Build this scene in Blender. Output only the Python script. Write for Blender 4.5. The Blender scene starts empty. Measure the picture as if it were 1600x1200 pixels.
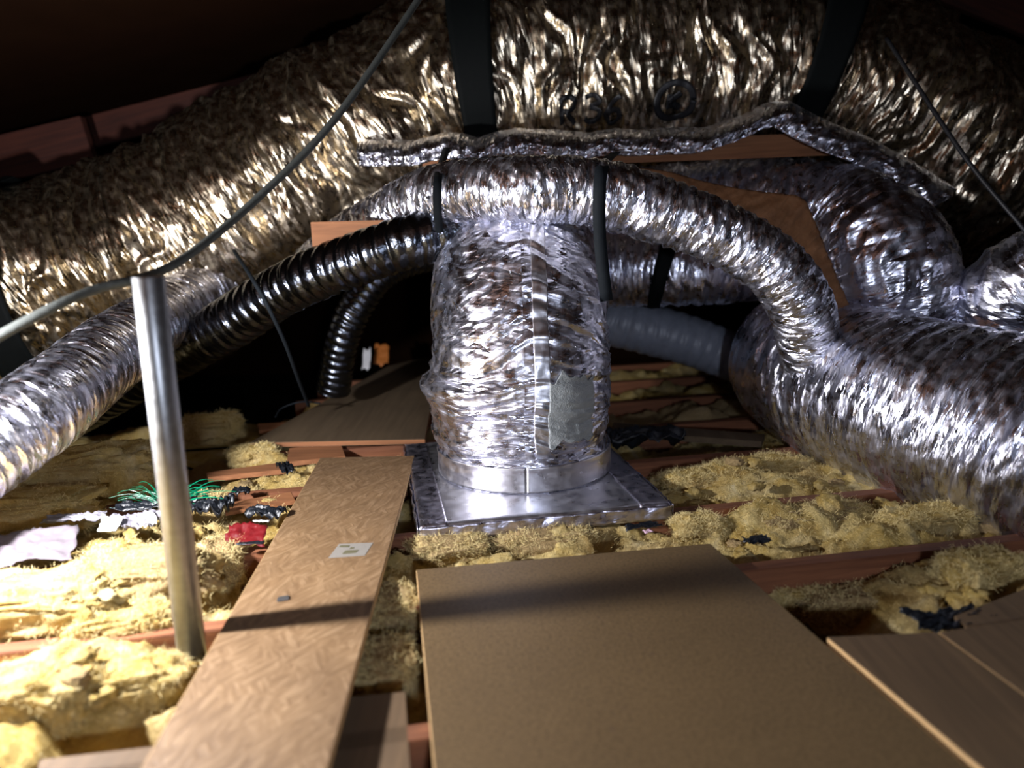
import bpy, bmesh, math, random
import numpy as np
from mathutils import Vector, Matrix

# ------------------------------------------------------------------ camera
CAM_H, FPX = 0.75, 1200.0
PITCH, ROLL = math.radians(11.8), math.radians(1.4)
sc = bpy.context.scene
col = sc.collection
_f = np.array([0, math.cos(PITCH), -math.sin(PITCH)])
_u0 = np.array([0, math.sin(PITCH), math.cos(PITCH)])
_r0 = np.array([1.0, 0, 0])
_r = _r0 * math.cos(ROLL) - _u0 * math.sin(ROLL)
_u = _r0 * math.sin(ROLL) + _u0 * math.cos(ROLL)
cd = bpy.data.cameras.new('camera')
cam = bpy.data.objects.new('camera', cd)
col.objects.link(cam)
M = Matrix(((_r[0], _u[0], -_f[0], 0), (_r[1], _u[1], -_f[1], 0), (_r[2], _u[2], -_f[2], CAM_H), (0, 0, 0, 1)))
cam.matrix_world = M
cd.sensor_width = 36.0
cd.lens = 36.0 * FPX / 1600.0
cd.clip_start = 0.02
cd.dof.use_dof = True
cd.dof.focus_distance = 2.1
cd.dof.aperture_fstop = 1.5
sc.camera = cam

# ------------------------------------------------------------------ world, lamps, exposure
w = bpy.data.worlds.new('world'); sc.world = w; w.use_nodes = True
w.node_tree.nodes['Background'].inputs[0].default_value = (0.6, 0.65, 0.8, 1)
w.node_tree.nodes['Background'].inputs[1].default_value = 0.02
def lamp(name, loc, power, radius, color):
    l = bpy.data.lights.new(name, 'POINT'); l.energy = power; l.shadow_soft_size = radius; l.color = color
    o = bpy.data.objects.new(name, l); o.location = loc; col.objects.link(o); return o
lamp('work_lamp', (-1.08, 1.19, 0.56), 100, 0.03, (0.97, 0.96, 1.0))
lamp('fill_lamp', (0.30, -0.95, 0.74), 60, 0.06, (0.76, 0.83, 1.0))
sc.view_settings.view_transform = 'Standard'
sc.view_settings.look = 'None'
sc.view_settings.gamma = 1.0
sc.view_settings.use_curve_mapping = False
sc.view_settings.exposure = 0.45
sc.cycles.use_denoising = True
sc.cycles.sample_clamp_indirect = 6.0
sc.cycles.max_bounces = 8

# ------------------------------------------------------------------ helpers
def ray(px, py): return _f + _r * (px - 800) / FPX + _u * (600 - py) / FPX
def G(px, py, z=0.0):            # point of a horizontal plane
    d = ray(px, py); return np.array([0, 0, CAM_H]) + d * ((z - CAM_H) / d[2])
def P(px, py, Y):                # point at a distance Y into the attic
    d = ray(px, py); return np.array([0, 0, CAM_H]) + d * (Y / d[1])

rng = np.random.default_rng(7)
_perm = rng.permutation(256); _perm = np.concatenate([_perm, _perm, _perm])
_grad = rng.normal(size=(256, 3)); _grad /= np.linalg.norm(_grad, axis=1)[:, None]
def noise(p):
    p = np.asarray(p, float); i = np.floor(p).astype(int); f = p - i; i &= 255
    u = f * f * f * (f * (f * 6 - 15) + 10)
    def g(dx, dy, dz):
        h = _perm[_perm[_perm[(i[..., 0] + dx) & 255] + ((i[..., 1] + dy) & 255)] + ((i[..., 2] + dz) & 255)]
        v = _grad[h]
        return v[..., 0] * (f[..., 0] - dx) + v[..., 1] * (f[..., 1] - dy) + v[..., 2] * (f[..., 2] - dz)
    def L(a, b, t): return a + (b - a) * t
    x0 = L(g(0,0,0), g(1,0,0), u[..., 0]); x1 = L(g(0,1,0), g(1,1,0), u[..., 0])
    x2 = L(g(0,0,1), g(1,0,1), u[..., 0]); x3 = L(g(0,1,1), g(1,1,1), u[..., 0])
    return L(L(x0, x1, u[..., 1]), L(x2, x3, u[..., 1]), u[..., 2]) * 1.6
def fbm(p, o=4):
    s = 0; a = 1.0; q = np.asarray(p, float)
    for k in range(o): s = s + a * noise(q); q = q * 2.03 + 17.3; a *= 0.5
    return s
def billow(p, o=4, gain=0.5):
    s = 0; a = 1.0; q = np.asarray(p, float)
    for k in range(o): s = s + a * np.abs(noise(q)); q = q * 2.1 + 11.7; a *= gain
    return s
def ridged(p, o=3):
    s = 0; a = 1.0; q = np.asarray(p, float)
    for k in range(o): s = s + a * (1 - 2 * np.abs(noise(q))); q = q * 2.0 + 5.1; a *= 0.5
    return s

def props(o, label=None, cat=None, group=None, kind=None):
    if label: o['label'] = label
    if cat: o['category'] = cat
    if group: o['group'] = group
    if kind: o['kind'] = kind
    return o
def link(name, me, mat, parent=None, smooth=True):
    o = bpy.data.objects.new(name, me); col.objects.link(o)
    if mat: me.materials.append(mat)
    if smooth: me.polygons.foreach_set('use_smooth', np.ones(len(me.polygons), bool))
    if parent: o.parent = parent
    return o
def empty(name, loc=(0, 0, 0)):
    o = bpy.data.objects.new(name, None); o.location = loc; o.empty_display_size = 0.05; col.objects.link(o); return o
def raw(name, V, Fc, mat, parent=None, smooth=True):
    me = bpy.data.meshes.new(name); V = np.asarray(V, float)
    if parent is not None: V = V - np.array(parent.location)
    me.from_pydata([tuple(v) for v in V], [], [tuple(int(i) for i in f) for f in Fc]); me.update()
    return link(name, me, mat, parent, smooth)
def grid_faces(n, m, wrap=False):
    i = np.arange(n - 1)[:, None]; j = np.arange(m if wrap else m - 1)[None, :]
    j2 = (j + 1) % m
    return np.stack([i * m + j, i * m + j2, (i + 1) * m + j2, (i + 1) * m + j], -1).reshape(-1, 4)
def gridmesh(name, Pts, mat, parent=None, uv=None, wrap=False, smooth=True, flip=False, caps=False):
    n, m = Pts.shape[:2]
    V = Pts.reshape(-1, 3)
    if parent is not None: V = V - np.array(parent.location)
    Fc = grid_faces(n, m, wrap)
    if flip: Fc = Fc[:, ::-1]
    me = bpy.data.meshes.new(name)
    nv = len(V); nf = len(Fc)
    me.vertices.add(nv); me.vertices.foreach_set('co', V.ravel())
    me.loops.add(nf * 4); me.loops.foreach_set('vertex_index', Fc.ravel().astype(np.int32))
    me.polygons.add(nf); me.polygons.foreach_set('loop_start', np.arange(0, nf * 4, 4, dtype=np.int32))
    if uv is not None:
        l = me.uv_layers.new(name='uv')
        n_, m_ = n, m
        UVc = uv.reshape(-1, 2)[Fc.ravel()]
        if wrap:   # keep the seam continuous
            q = UVc.reshape(-1, 4, 2); per = wrap if not isinstance(wrap, bool) else None
            if per:
                span = q[:, :, 0].max(1) - q[:, :, 0].min(1)
                bad = span > per / 2
                sub = q[bad]; sub[:, :, 0] = np.where(sub[:, :, 0] < per / 2, sub[:, :, 0] + per, sub[:, :, 0]); q[bad] = sub
            UVc = q.reshape(-1, 2)
        l.data.foreach_set('uv', UVc.ravel())
    me.update(); me.validate()
    if caps:
        bm = bmesh.new(); bm.from_mesh(me); bm.edges.ensure_lookup_table()
        be = [e for e in bm.edges if e.is_boundary]
        bmesh.ops.holes_fill(bm, edges=be, sides=0); bm.to_mesh(me); bm.free()
    return link(name, me, mat, parent, smooth)

def spline(ctrl, n):
    """Catmull-Rom through control points of any width, resampled evenly by length."""
    C = np.asarray(ctrl, float)
    C = np.vstack([2 * C[0] - C[1], C, 2 * C[-1] - C[-2]])
    out = []
    for k in range(1, len(C) - 2):
        t = np.linspace(0, 1, 40, endpoint=False)[:, None]
        p0, p1, p2, p3 = C[k - 1], C[k], C[k + 1], C[k + 2]
        out.append(0.5 * (2 * p1 + (p2 - p0) * t + (2 * p0 - 5 * p1 + 4 * p2 - p3) * t ** 2 + (3 * p1 - p0 - 3 * p2 + p3) * t ** 3))
    out.append(C[-2][None]); Q = np.vstack(out)
    s = np.concatenate([[0], np.cumsum(np.linalg.norm(np.diff(Q[:, :3], axis=0), axis=1))])
    ss = np.linspace(0, s[-1], n)
    return np.stack([np.interp(ss, s, Q[:, k]) for k in range(Q.shape[1])], 1), ss
def frames(C):
    T = np.gradient(C, axis=0); T /= np.linalg.norm(T, axis=1)[:, None]
    up = np.array([0, 0, 1.0])
    if abs(T[0] @ up) > 0.9: up = np.array([0, -1.0, 0])
    N = np.zeros_like(T); n = up - T[0] * (up @ T[0]); n /= np.linalg.norm(n)
    for k in range(len(T)):
        n = n - T[k] * (n @ T[k]); n /= np.linalg.norm(n); N[k] = n
    return T, N, np.cross(T, N)
class Tube:
    def __init__(self, ctrl, n, m, disp=None):
        """ctrl rows x,y,z,r"""
        Q, s = spline(ctrl, n); C = Q[:, :3]; Rr = Q[:, 3]
        T, N, B = frames(C)
        th = np.linspace(0, 2 * math.pi, m, endpoint=False)
        S, TH = np.meshgrid(s, th, indexing='ij')
        Rg = np.repeat(Rr[:, None], m, 1)
        d = disp(S, TH, Rg) if disp is not None else 0
        rad = Rg + d
        self.D = N[:, None, :] * np.cos(th)[None, :, None] + B[:, None, :] * np.sin(th)[None, :, None]
        self.pts = C[:, None, :] + self.D * rad[..., None]
        self.uv = np.stack([TH * Rr.mean(), S], -1)
        self.per = 2 * math.pi * Rr.mean()
        self.len = s[-1]; self.n = n; self.m = m; self.C = C; self.N = N; self.B = B; self.T = T; self.r = Rr.mean(); self.rad = rad
    def build(self, name, mat, parent=None, caps=True):
        return gridmesh(name, self.pts, mat, parent, self.uv, wrap=self.per, caps=caps)
    def surf(self, s, th, off=0.0):
        """point on the wrapped surface; s in metres, th in radians"""
        a = np.clip(np.asarray(s) / self.len * (self.n - 1), 0, self.n - 1.001); i = a.astype(int); fa = (a - i)[..., None]
        b = (np.asarray(th) / (2 * math.pi) * self.m) % self.m; j = b.astype(int) % self.m; fb = (b - np.floor(b))[..., None]; j2 = (j + 1) % self.m
        g = lambda A: (A[i, j] * (1 - fa) + A[i + 1, j] * fa) * (1 - fb) + (A[i, j2] * (1 - fa) + A[i + 1, j2] * fa) * fb
        return g(self.pts) + g(self.D) * off

def foil_disp(pitch=0.045, corr=0.005, wr=0.006, big=0.012, kl=4.0, ks=26.0, seed=0.0, iso=0.2):
    def f(S, TH, R):
        x = np.cos(TH) * R; y = np.sin(TH) * R
        base = np.stack([x, y, S], -1) + seed
        warp = noise(base * 5.0)
        d = -corr * (1 - np.abs(np.cos(math.pi * (S / pitch + TH / (2 * math.pi)) + warp * 1.2)))
        q = np.stack([x * kl + seed, y * kl, S * ks + warp * 1.8 + seed * 3], -1)
        d = d + wr * 0.6 * ridged(q, 3)
        q2 = np.stack([x * 16 + seed, y * 16, S * 34 + warp * 3], -1)
        d = d + wr * iso * ridged(q2, 2)
        d = d + big * noise(base * 3.3 + 9)
        return d
    return f

# ------------------------------------------------------------------ materials
def mat(name, build):
    m = bpy.data.materials.new(name); m.use_nodes = True
    nt = m.node_tree; b = nt.nodes['Principled BSDF']
    build(nt, b); return m
def node(nt, t, **kw):
    n = nt.nodes.new(t)
    for k, v in kw.items():
        if k in n.inputs.keys() if hasattr(n.inputs, 'keys') else False: n.inputs[k].default_value = v
        else: setattr(n, k, v)
    return n
def ramp(nt, fac, stops):
    n = nt.nodes.new('ShaderNodeValToRGB'); e = n.color_ramp.elements
    while len(e) < len(stops): e.new(0.5)
    for k, (p, c) in enumerate(stops): e[k].position = p; e[k].color = (*c, 1)
    nt.links.new(fac, n.inputs[0]); return n.outputs[0]
def coords(nt, kind='Object', scale=(1, 1, 1), rot=(0, 0, 0)):
    tc = nt.nodes.new('ShaderNodeTexCoord'); mp = nt.nodes.new('ShaderNodeMapping')
    mp.inputs['Scale'].default_value = scale; src = tc.outputs[kind]
    if any(rot):
        mr = nt.nodes.new('ShaderNodeMapping'); mr.inputs['Rotation'].default_value = rot; nt.links.new(src, mr.inputs[0]); src = mr.outputs[0]
    nt.links.new(src, mp.inputs[0]); return mp.outputs[0]
def tex(nt, vec, scale, detail=4, rough=0.55, dist=0.0):
    n = nt.nodes.new('ShaderNodeTexNoise'); n.inputs['Scale'].default_value = scale; n.inputs['Detail'].default_value = detail
    n.inputs['Roughness'].default_value = rough; n.inputs['Distortion'].default_value = dist
    nt.links.new(vec, n.inputs['Vector']); return n.outputs['Fac']
def voro(nt, vec, scale, feature='F1', out='Distance'):
    n = nt.nodes.new('ShaderNodeTexVoronoi'); n.feature = feature; n.inputs['Scale'].default_value = scale
    nt.links.new(vec, n.inputs['Vector']); return n.outputs[out]
def bump(nt, b, h, strength, dist, chain=None):
    n = nt.nodes.new('ShaderNodeBump'); n.inputs['Strength'].default_value = strength; n.inputs['Distance'].default_value = dist
    nt.links.new(h, n.inputs['Height'])
    if chain is not None: nt.links.new(chain, n.inputs['Normal'])
    nt.links.new(n.outputs[0], b.inputs['Normal']); return n.outputs[0]
def mixc(nt, fac, a, b, mode='MIX'):
    n = nt.nodes.new('ShaderNodeMix'); n.data_type = 'RGBA'; n.blend_type = mode
    for s, v in ((n.inputs[0], fac), (n.inputs[6], a), (n.inputs[7], b)):
        if hasattr(v, 'links') or isinstance(v, bpy.types.NodeSocket): nt.links.new(v, s)
        elif isinstance(v, (int, float)): s.default_value = v
        else: s.default_value = (*v, 1)
    return n.outputs[2]

def facet(nt, su, sv, slope, warp=0.35, rot=0.0):
    """height field of flat, randomly tilted facets, long around the duct and short along it"""
    v0 = coords(nt, 'UV', (su, sv, 1), (0, 0, rot))
    nz = nt.nodes.new('ShaderNodeTexNoise'); nz.inputs['Scale'].default_value = 0.7; nz.inputs['Detail'].default_value = 2
    nt.links.new(v0, nz.inputs['Vector'])
    def vm(op, x, y):
        n = nt.nodes.new('ShaderNodeVectorMath'); n.operation = op
        for k, q in enumerate((x, y)):
            if isinstance(q, tuple): n.inputs[k].default_value = q
            elif isinstance(q, (int, float)): n.inputs['Scale'].default_value = q
            else: nt.links.new(q, n.inputs[k])
        return n
    off = vm('SCALE', vm('SUBTRACT', nz.outputs['Color'], (0.5, 0.5, 0.5)).outputs[0], warp * 4).outputs[0]
    v = vm('ADD', v0, off).outputs[0]
    vo = nt.nodes.new('ShaderNodeTexVoronoi'); vo.voronoi_dimensions = '2D'; vo.inputs['Scale'].default_value = 1.0
    nt.links.new(v, vo.inputs['Vector'])
    d = vm('SUBTRACT', v, vo.outputs['Position']).outputs[0]
    c = vm('SUBTRACT', vo.outputs['Color'], (0.5, 0.5, 0.5)).outputs[0]
    dot = vm('DOT_PRODUCT', d, c).outputs['Value']
    m = nt.nodes.new('ShaderNodeMath'); m.operation = 'MULTIPLY'; m.inputs[1].default_value = 2 * slope / sv
    nt.links.new(dot, m.inputs[0]); return m.outputs[0]
def foil_mat(name, base=(0.82, 0.83, 0.95), r0=0.15, r1=0.46, slope=0.45, su=11.0, sv=85.0, facets=True):
    def f(nt, b):
        v = coords(nt, 'UV', (1, 1, 1))
        b.inputs['Metallic'].default_value = 1.0
        n0 = tex(nt, v, 14, 3)
        c = mixc(nt, n0, tuple(x * 0.82 for x in base), base); nt.links.new(c, b.inputs['Base Color'])
        rr = nt.nodes.new('ShaderNodeMapRange'); rr.inputs[1].default_value = 0.3; rr.inputs[2].default_value = 0.7
        rr.inputs[3].default_value = r0; rr.inputs[4].default_value = r1
        nt.links.new(tex(nt, v, 30, 2), rr.inputs[0]); nt.links.new(rr.outputs[0], b.inputs['Roughness'])
        if not facets:
            a = bump(nt, b, tex(nt, coords(nt, 'UV', (su, sv, 1)), 1.0, 3, 0.5, 0.4), slope, 0.004); bump(nt, b, tex(nt, v, 120, 2), 0.15, 0.001, a); return
        a = bump(nt, b, facet(nt, su, sv, slope, 0.35, 0.12), 1.0, 1.0)
        k = bump(nt, b, facet(nt, su * 2.2, sv * 2.3, slope * 0.7, 0.3, -0.2), 1.0, 1.0, a)
        bump(nt, b, tex(nt, v, 300, 2), 0.2, 0.001, k)
    return mat(name, f)
FOIL = foil_mat('crinkled_foil')
FOIL_TRUNK = foil_mat('trunk_foil', (0.66, 0.56, 0.41), 0.17, 0.40, 0.5, 3.5, 24.0)  # warm base colour carries painted-in gold reflections of the lit wool
FOIL_FINE = foil_mat('fine_foil', (0.86, 0.87, 0.96), 0.16, 0.45, 0.6, 22.0, 95.0)
TAPE = foil_mat('tape_foil', (0.84, 0.84, 0.90), 0.25, 0.45, 0.5, 10.0, 24.0, False)
EDGETAPE = foil_mat('edge_tape', (0.60, 0.58, 0.68), 0.22, 0.45, 0.45, 40.0, 60.0, False)

def simple(name, c, rough=0.6, metal=0.0, var=0.25, scale=30, bs=0.2, spec=0.5):
    def f(nt, b):
        v = coords(nt, 'Object')
        n = tex(nt, v, scale, 4)
        cc = mixc(nt, n, tuple(x * (1 - var) for x in c), tuple(min(1, x * (1 + var)) for x in c))
        nt.links.new(cc, b.inputs['Base Color']); b.inputs['Roughness'].default_value = rough; b.inputs['Metallic'].default_value = metal; b.inputs['Specular IOR Level'].default_value = spec
        bump(nt, b, tex(nt, v, scale * 3, 3), bs, 0.003)
    return mat(name, f)
MESHTAPE = simple('matte_tape', (0.33, 0.355, 0.36), 0.42, 0.3, 0.2, 90, 1.0)
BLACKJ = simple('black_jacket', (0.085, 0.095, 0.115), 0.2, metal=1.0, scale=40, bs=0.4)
GREYJ = simple('grey_jacket', (0.22, 0.24, 0.29), 0.4, scale=30, bs=0.3)
STRAP = simple('black_strap', (0.003, 0.004, 0.004), 0.7, spec=0.1)
GREY_STRAP = simple('grey_strap', (0.011, 0.014, 0.017), 0.7, spec=0.1)
CABLE = simple('grey_cable', (0.06, 0.065, 0.06), 0.6, spec=0.2)
CORD = simple('black_cord', (0.01, 0.01, 0.012), 0.5)
KRAFT = simple('kraft_paper', (0.30, 0.135, 0.055), 0.75, var=0.7, scale=18, bs=1.0)
BLACKPL = simple('black_plastic', (0.008, 0.010, 0.014), 0.35, scale=60, bs=0.5)
GREYPL = simple('grey_plastic', (0.2, 0.19, 0.22), 0.4, scale=40, bs=0.5)
PAPER = simple('grey_paper', (0.13, 0.11, 0.125), 0.8, var=0.12, scale=20, bs=0.3)
WHITE = simple('white_tag', (0.8, 0.8, 0.82), 0.5, var=0.05)
GREEN = simple('green_plastic', (0.0, 0.16, 0.075), 0.35, var=0.4)
RED = simple('red_plastic', (0.13, 0.006, 0.008), 0.4)
ORANGE = simple('orange_bit', (0.5, 0.16, 0.03), 0.6)
PINK = simple('pink_bit', (0.75, 0.5, 0.62), 0.6)
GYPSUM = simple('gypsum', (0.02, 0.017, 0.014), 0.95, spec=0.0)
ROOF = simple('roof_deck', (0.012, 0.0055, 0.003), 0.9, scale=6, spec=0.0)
INK = simple('print_ink', (0.01, 0.01, 0.012), 0.5)
LABELINK = simple('label_ink', (0.12, 0.11, 0.06), 0.6)
LABELWH = simple('label_white', (0.25, 0.23, 0.20), 0.6, var=0.08)

def wood_mat(name, a, c, ax='x', scale=1.0, rough=0.75):
    def f(nt, b):
        sx = (2, 40, 40) if ax == 'x' else (40, 2, 40)
        v = coords(nt, 'Object', tuple(s * scale for s in sx)); v0 = coords(nt, 'Object')
        g = tex(nt, v, 1.0, 6, 0.6, 1.5); g2 = tex(nt, v0, 5, 3)
        c1 = ramp(nt, g, [(0.3, a), (0.5, tuple((p + q) / 2 for p, q in zip(a, c))), (0.72, c)])
        c2 = mixc(nt, g2, (0.75, 0.72, 0.7), (1.15, 1.1, 1.05)); cc = mixc(nt, 1.0, c1, c2, 'MULTIPLY')
        nt.links.new(cc, b.inputs['Base Color']); b.inputs['Roughness'].default_value = rough
        bump(nt, b, g, 0.25, 0.002)
    return mat(name, f)
JOIST = wood_mat('joist_pine', (0.12, 0.040, 0.016), (0.29, 0.115, 0.05))
PLANK = wood_mat('plank_pine', (0.085, 0.053, 0.025), (0.155, 0.098, 0.048), 'y', 0.8)
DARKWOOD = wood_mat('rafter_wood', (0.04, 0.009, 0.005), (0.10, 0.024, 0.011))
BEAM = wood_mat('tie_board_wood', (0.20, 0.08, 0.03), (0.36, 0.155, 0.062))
PLYEDGE = wood_mat('plywood', (0.09, 0.06, 0.03), (0.14, 0.10, 0.055), 'y', 0.6)

def osb_build(nt, b):
    v0 = coords(nt, 'Object')
    cs = []
    for sc_, rot in (((14, 80, 1), 1.1), ((16, 90, 1), -0.9), ((14, 75, 1), 1.75)):
        cs.append(ramp(nt, tex(nt, coords(nt, 'Object', sc_, (0, 0, rot)), 1.0, 2, 0.5, 0.3), [(0.38, (0, 0, 0)), (0.62, (1, 1, 1))]))
    sel = ramp(nt, tex(nt, v0, 16, 2, 0.5, 1.0), [(0.44, (0, 0, 0)), (0.5, (1, 1, 1))]); sel2 = ramp(nt, tex(nt, coords(nt, 'Object', (1, 1, 1), (0, 0, 2)), 13, 2, 0.5, 1.0), [(0.5, (0, 0, 0)), (0.56, (1, 1, 1))])
    st_ = mixc(nt, sel2, mixc(nt, sel, cs[0], cs[1]), cs[2])
    m3 = nt.nodes.new('ShaderNodeMath'); m3.operation = 'MULTIPLY'; m3.inputs[1].default_value = 0.95; nt.links.new(st_, m3.inputs[0])
    c = ramp(nt, m3.outputs[0], [(0.0, (0.175, 0.105, 0.049)), (0.4, (0.21, 0.13, 0.063)), (0.7, (0.225, 0.142, 0.072)), (1.0, (0.28, 0.185, 0.10))])
    g = tex(nt, v0, 7, 4); c = mixc(nt, 1.0, c, mixc(nt, g, (0.6, 0.55, 0.52), (1.3, 1.26, 1.2)), 'MULTIPLY')
    nt.links.new(c, b.inputs['Base Color']); b.inputs['Roughness'].default_value = 0.62
    bump(nt, b, m3.outputs[0], 0.25, 0.002)
OSB = mat('osb', osb_build)
def pb_build(nt, b):
    v = coords(nt, 'Object')
    n1 = tex(nt, v, 160, 3, 0.7); n2 = tex(nt, v, 5, 4); n3 = tex(nt, coords(nt, 'Object', (1, 1, 1)), 26, 3)
    c = ramp(nt, n1, [(0.28, (0.072, 0.045, 0.017)), (0.5, (0.135, 0.085, 0.035)), (0.75, (0.175, 0.115, 0.052))])
    c = mixc(nt, 1.0, c, mixc(nt, n2, (0.8, 0.78, 0.76), (1.15, 1.13, 1.1)), 'MULTIPLY')
    sp = nt.nodes.new('ShaderNodeTexVoronoi'); sp.inputs['Scale'].default_value = 26; nt.links.new(v, sp.inputs['Vector'])
    msk = ramp(nt, sp.outputs['Distance'], [(0.0, (1, 1, 1)), (0.10, (0.8, 0.8, 0.8)), (0.16, (0, 0, 0))])
    sel = ramp(nt, n3, [(0.52, (0, 0, 0)), (0.6, (1, 1, 1))])
    mm = mixc(nt, 1.0, msk, sel, 'MULTIPLY')
    c = mixc(nt, mm, c, (0.10, 0.06, 0.03))
    nt.links.new(c, b.inputs['Base Color']); b.inputs['Roughness'].default_value = 0.6
    bump(nt, b, n1, 0.15, 0.001)
PBOARD = mat('particle_board', pb_build)
EDGE = simple('board_edge', (0.62, 0.40, 0.18), 0.8, scale=140, bs=0.6)

def insul_build(nt, b, dirty=0.0):
    v = coords(nt, 'Object')
    n1 = tex(nt, v, 9, 5, 0.6, 0.8); n2 = tex(nt, v, 3.2, 3); n3 = tex(nt, v, 70, 5, 0.75, 1.0)
    c = ramp(nt, n1, [(0.27, (0.38, 0.23, 0.05)), (0.43, (0.58, 0.41, 0.13)), (0.58, (0.68, 0.53, 0.23)), (0.76, (0.80, 0.71, 0.46))])
    d = ramp(nt, n2, [(0.5 - dirty * 0.2, (0, 0, 0)), (0.62 - dirty * 0.2, (1, 1, 1))])
    dm = nt.nodes.new('ShaderNodeMath'); dm.operation = 'MULTIPLY'; dm.inputs[1].default_value = 0.45 + dirty * 0.4; nt.links.new(d, dm.inputs[0])
    c = mixc(nt, dm.outputs[0], c, (0.42, 0.30, 0.16))
    c = mixc(nt, 1.0, c, mixc(nt, n3, (0.62, 0.6, 0.55), (1.2, 1.2, 1.2)), 'MULTIPLY')
    nt.links.new(c, b.inputs['Base Color']); b.inputs['Roughness'].default_value = 0.95
    b.inputs['Specular IOR Level'].default_value = 0.1
    a = bump(nt, b, n3, 0.9, 0.012); bump(nt, b, tex(nt, v, 240, 3, 0.7), 0.6, 0.003, a)
INSUL = mat('glass_wool', lambda nt, b: insul_build(nt, b))
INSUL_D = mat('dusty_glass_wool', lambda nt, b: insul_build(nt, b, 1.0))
FIBRE = simple('glass_fibre', (0.74, 0.60, 0.28), 0.7, var=0.15)
def galv(nt, b):
    v = coords(nt, 'Object'); n = tex(nt, v, 60, 3)
    nt.links.new(mixc(nt, n, (0.24, 0.245, 0.25), (0.42, 0.43, 0.44)), b.inputs['Base Color'])
    b.inputs['Metallic'].default_value = 0.9
    rr = nt.nodes.new('ShaderNodeMapRange'); rr.inputs[3].default_value = 0.28; rr.inputs[4].default_value = 0.5
    nt.links.new(n, rr.inputs[0]); nt.links.new(rr.outputs[0], b.inputs['Roughness']); bump(nt, b, tex(nt, v, 200, 3), 0.15, 0.001)
GALV = mat('galvanised_steel', galv)

# ------------------------------------------------------------------ solid helpers
JA = math.atan(0.18); JU = np.array([math.cos(JA), math.sin(JA), 0]); JN = np.array([-math.sin(JA), math.cos(JA), 0])
def slab(name, corners, z0, z1, m, parent=None, edge=None, bev=0.0015, dz=None):
    """board from plan corners (counter-clockwise), top at z1; dz: extra height per corner"""
    n = len(corners); dz = dz or [0] * n
    bm = bmesh.new()
    c = np.mean([q[:2] for q in corners], 0); loc = Vector((c[0], c[1], z0))
    lo = [bm.verts.new((q[0] - c[0], q[1] - c[1], dz[i])) for i, q in enumerate(corners)]
    hi = [bm.verts.new((q[0] - c[0], q[1] - c[1], z1 - z0 + dz[i])) for i, q in enumerate(corners)]
    bm.faces.new(lo[::-1]); bm.faces.new(hi)
    sides = [bm.faces.new((lo[i], lo[(i + 1) % n], hi[(i + 1) % n], hi[i])) for i in range(n)]
    if edge:
        for f in sides: f.material_index = 1
    bmesh.ops.recalc_face_normals(bm, faces=bm.faces[:])
    if bev: bmesh.ops.bevel(bm, geom=bm.edges[:], offset=bev, segments=2, affect='EDGES', material=-1)
    me = bpy.data.meshes.new(name); bm.to_mesh(me); bm.free()
    o = link(name, me, m, None, False)
    if edge: me.materials.append(edge)
    o.location = loc
    if parent: o.parent = parent; o.location = loc - Vector(parent.location)
    return o
def beam(name, a, b_, wdt, hgt, m, parent=None, up=(0, 0, 1)):
    """straight timber from a to b_ (centre line), width across, height along up"""
    a = Vector(a); b_ = Vector(b_); x = (b_ - a); L = x.length; x.normalize()
    y = Vector(up).cross(x).normalized(); z = x.cross(y)
    bm = bmesh.new()
    bmesh.ops.create_cube(bm, size=1.0); bmesh.ops.scale(bm, vec=(L, wdt, hgt), verts=bm.verts)
    bmesh.ops.bevel(bm, geom=bm.edges[:], offset=0.002, segments=2, affect='EDGES')
    me = bpy.data.meshes.new(name); bm.to_mesh(me); bm.free()
    o = link(name, me, m, None, False)
    Rm = Matrix((x, y, z)).transposed().to_4x4(); Rm.translation = (a + b_) / 2
    o.matrix_world = Rm
    if parent: o.parent = parent; o.matrix_parent_inverse = Matrix.Translation(-Vector(parent.location))
    return o
def ribbon(name, pts, widthdir, width, th, m, parent=None, n=40, wob=0.0):
    """flat strap along pts; widthdir gives the flat side direction"""
    C, s = spline(pts, n); T = np.gradient(C, axis=0); T /= np.linalg.norm(T, axis=1)[:, None]
    wd = np.broadcast_to(np.asarray(widthdir, float), C.shape)
    wd = wd - T * (wd * T).sum(1)[:, None]; wd = wd / np.linalg.norm(wd, axis=1)[:, None]; nn = np.cross(T, wd)
    if wob: C = C + nn * (noise(np.stack([s * 9, s * 0, s * 0 + 3], -1)) * wob)[:, None]
    ring = [C + wd * width / 2 + nn * th / 2, C - wd * width / 2 + nn * th / 2, C - wd * width / 2 - nn * th / 2, C + wd * width / 2 - nn * th / 2]
    return gridmesh(name, np.stack(ring, 1), m, parent, wrap=True, caps=True, smooth=False)
def cable(name, ctrl, r, m, parent=None, n=60, k=10):
    return Tube([(*p, r) for p in ctrl], n, k).build(name, m, parent)
def sheet(name, pts_grid, th, m, parent=None, smooth=True, uv=None):
    """thin solid sheet from a grid of points"""
    o = gridmesh(name, pts_grid, m, parent, smooth=smooth, uv=uv)
    md = o.modifiers.new('thickness', 'SOLIDIFY'); md.thickness = th; md.offset = 0
    return o

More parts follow.
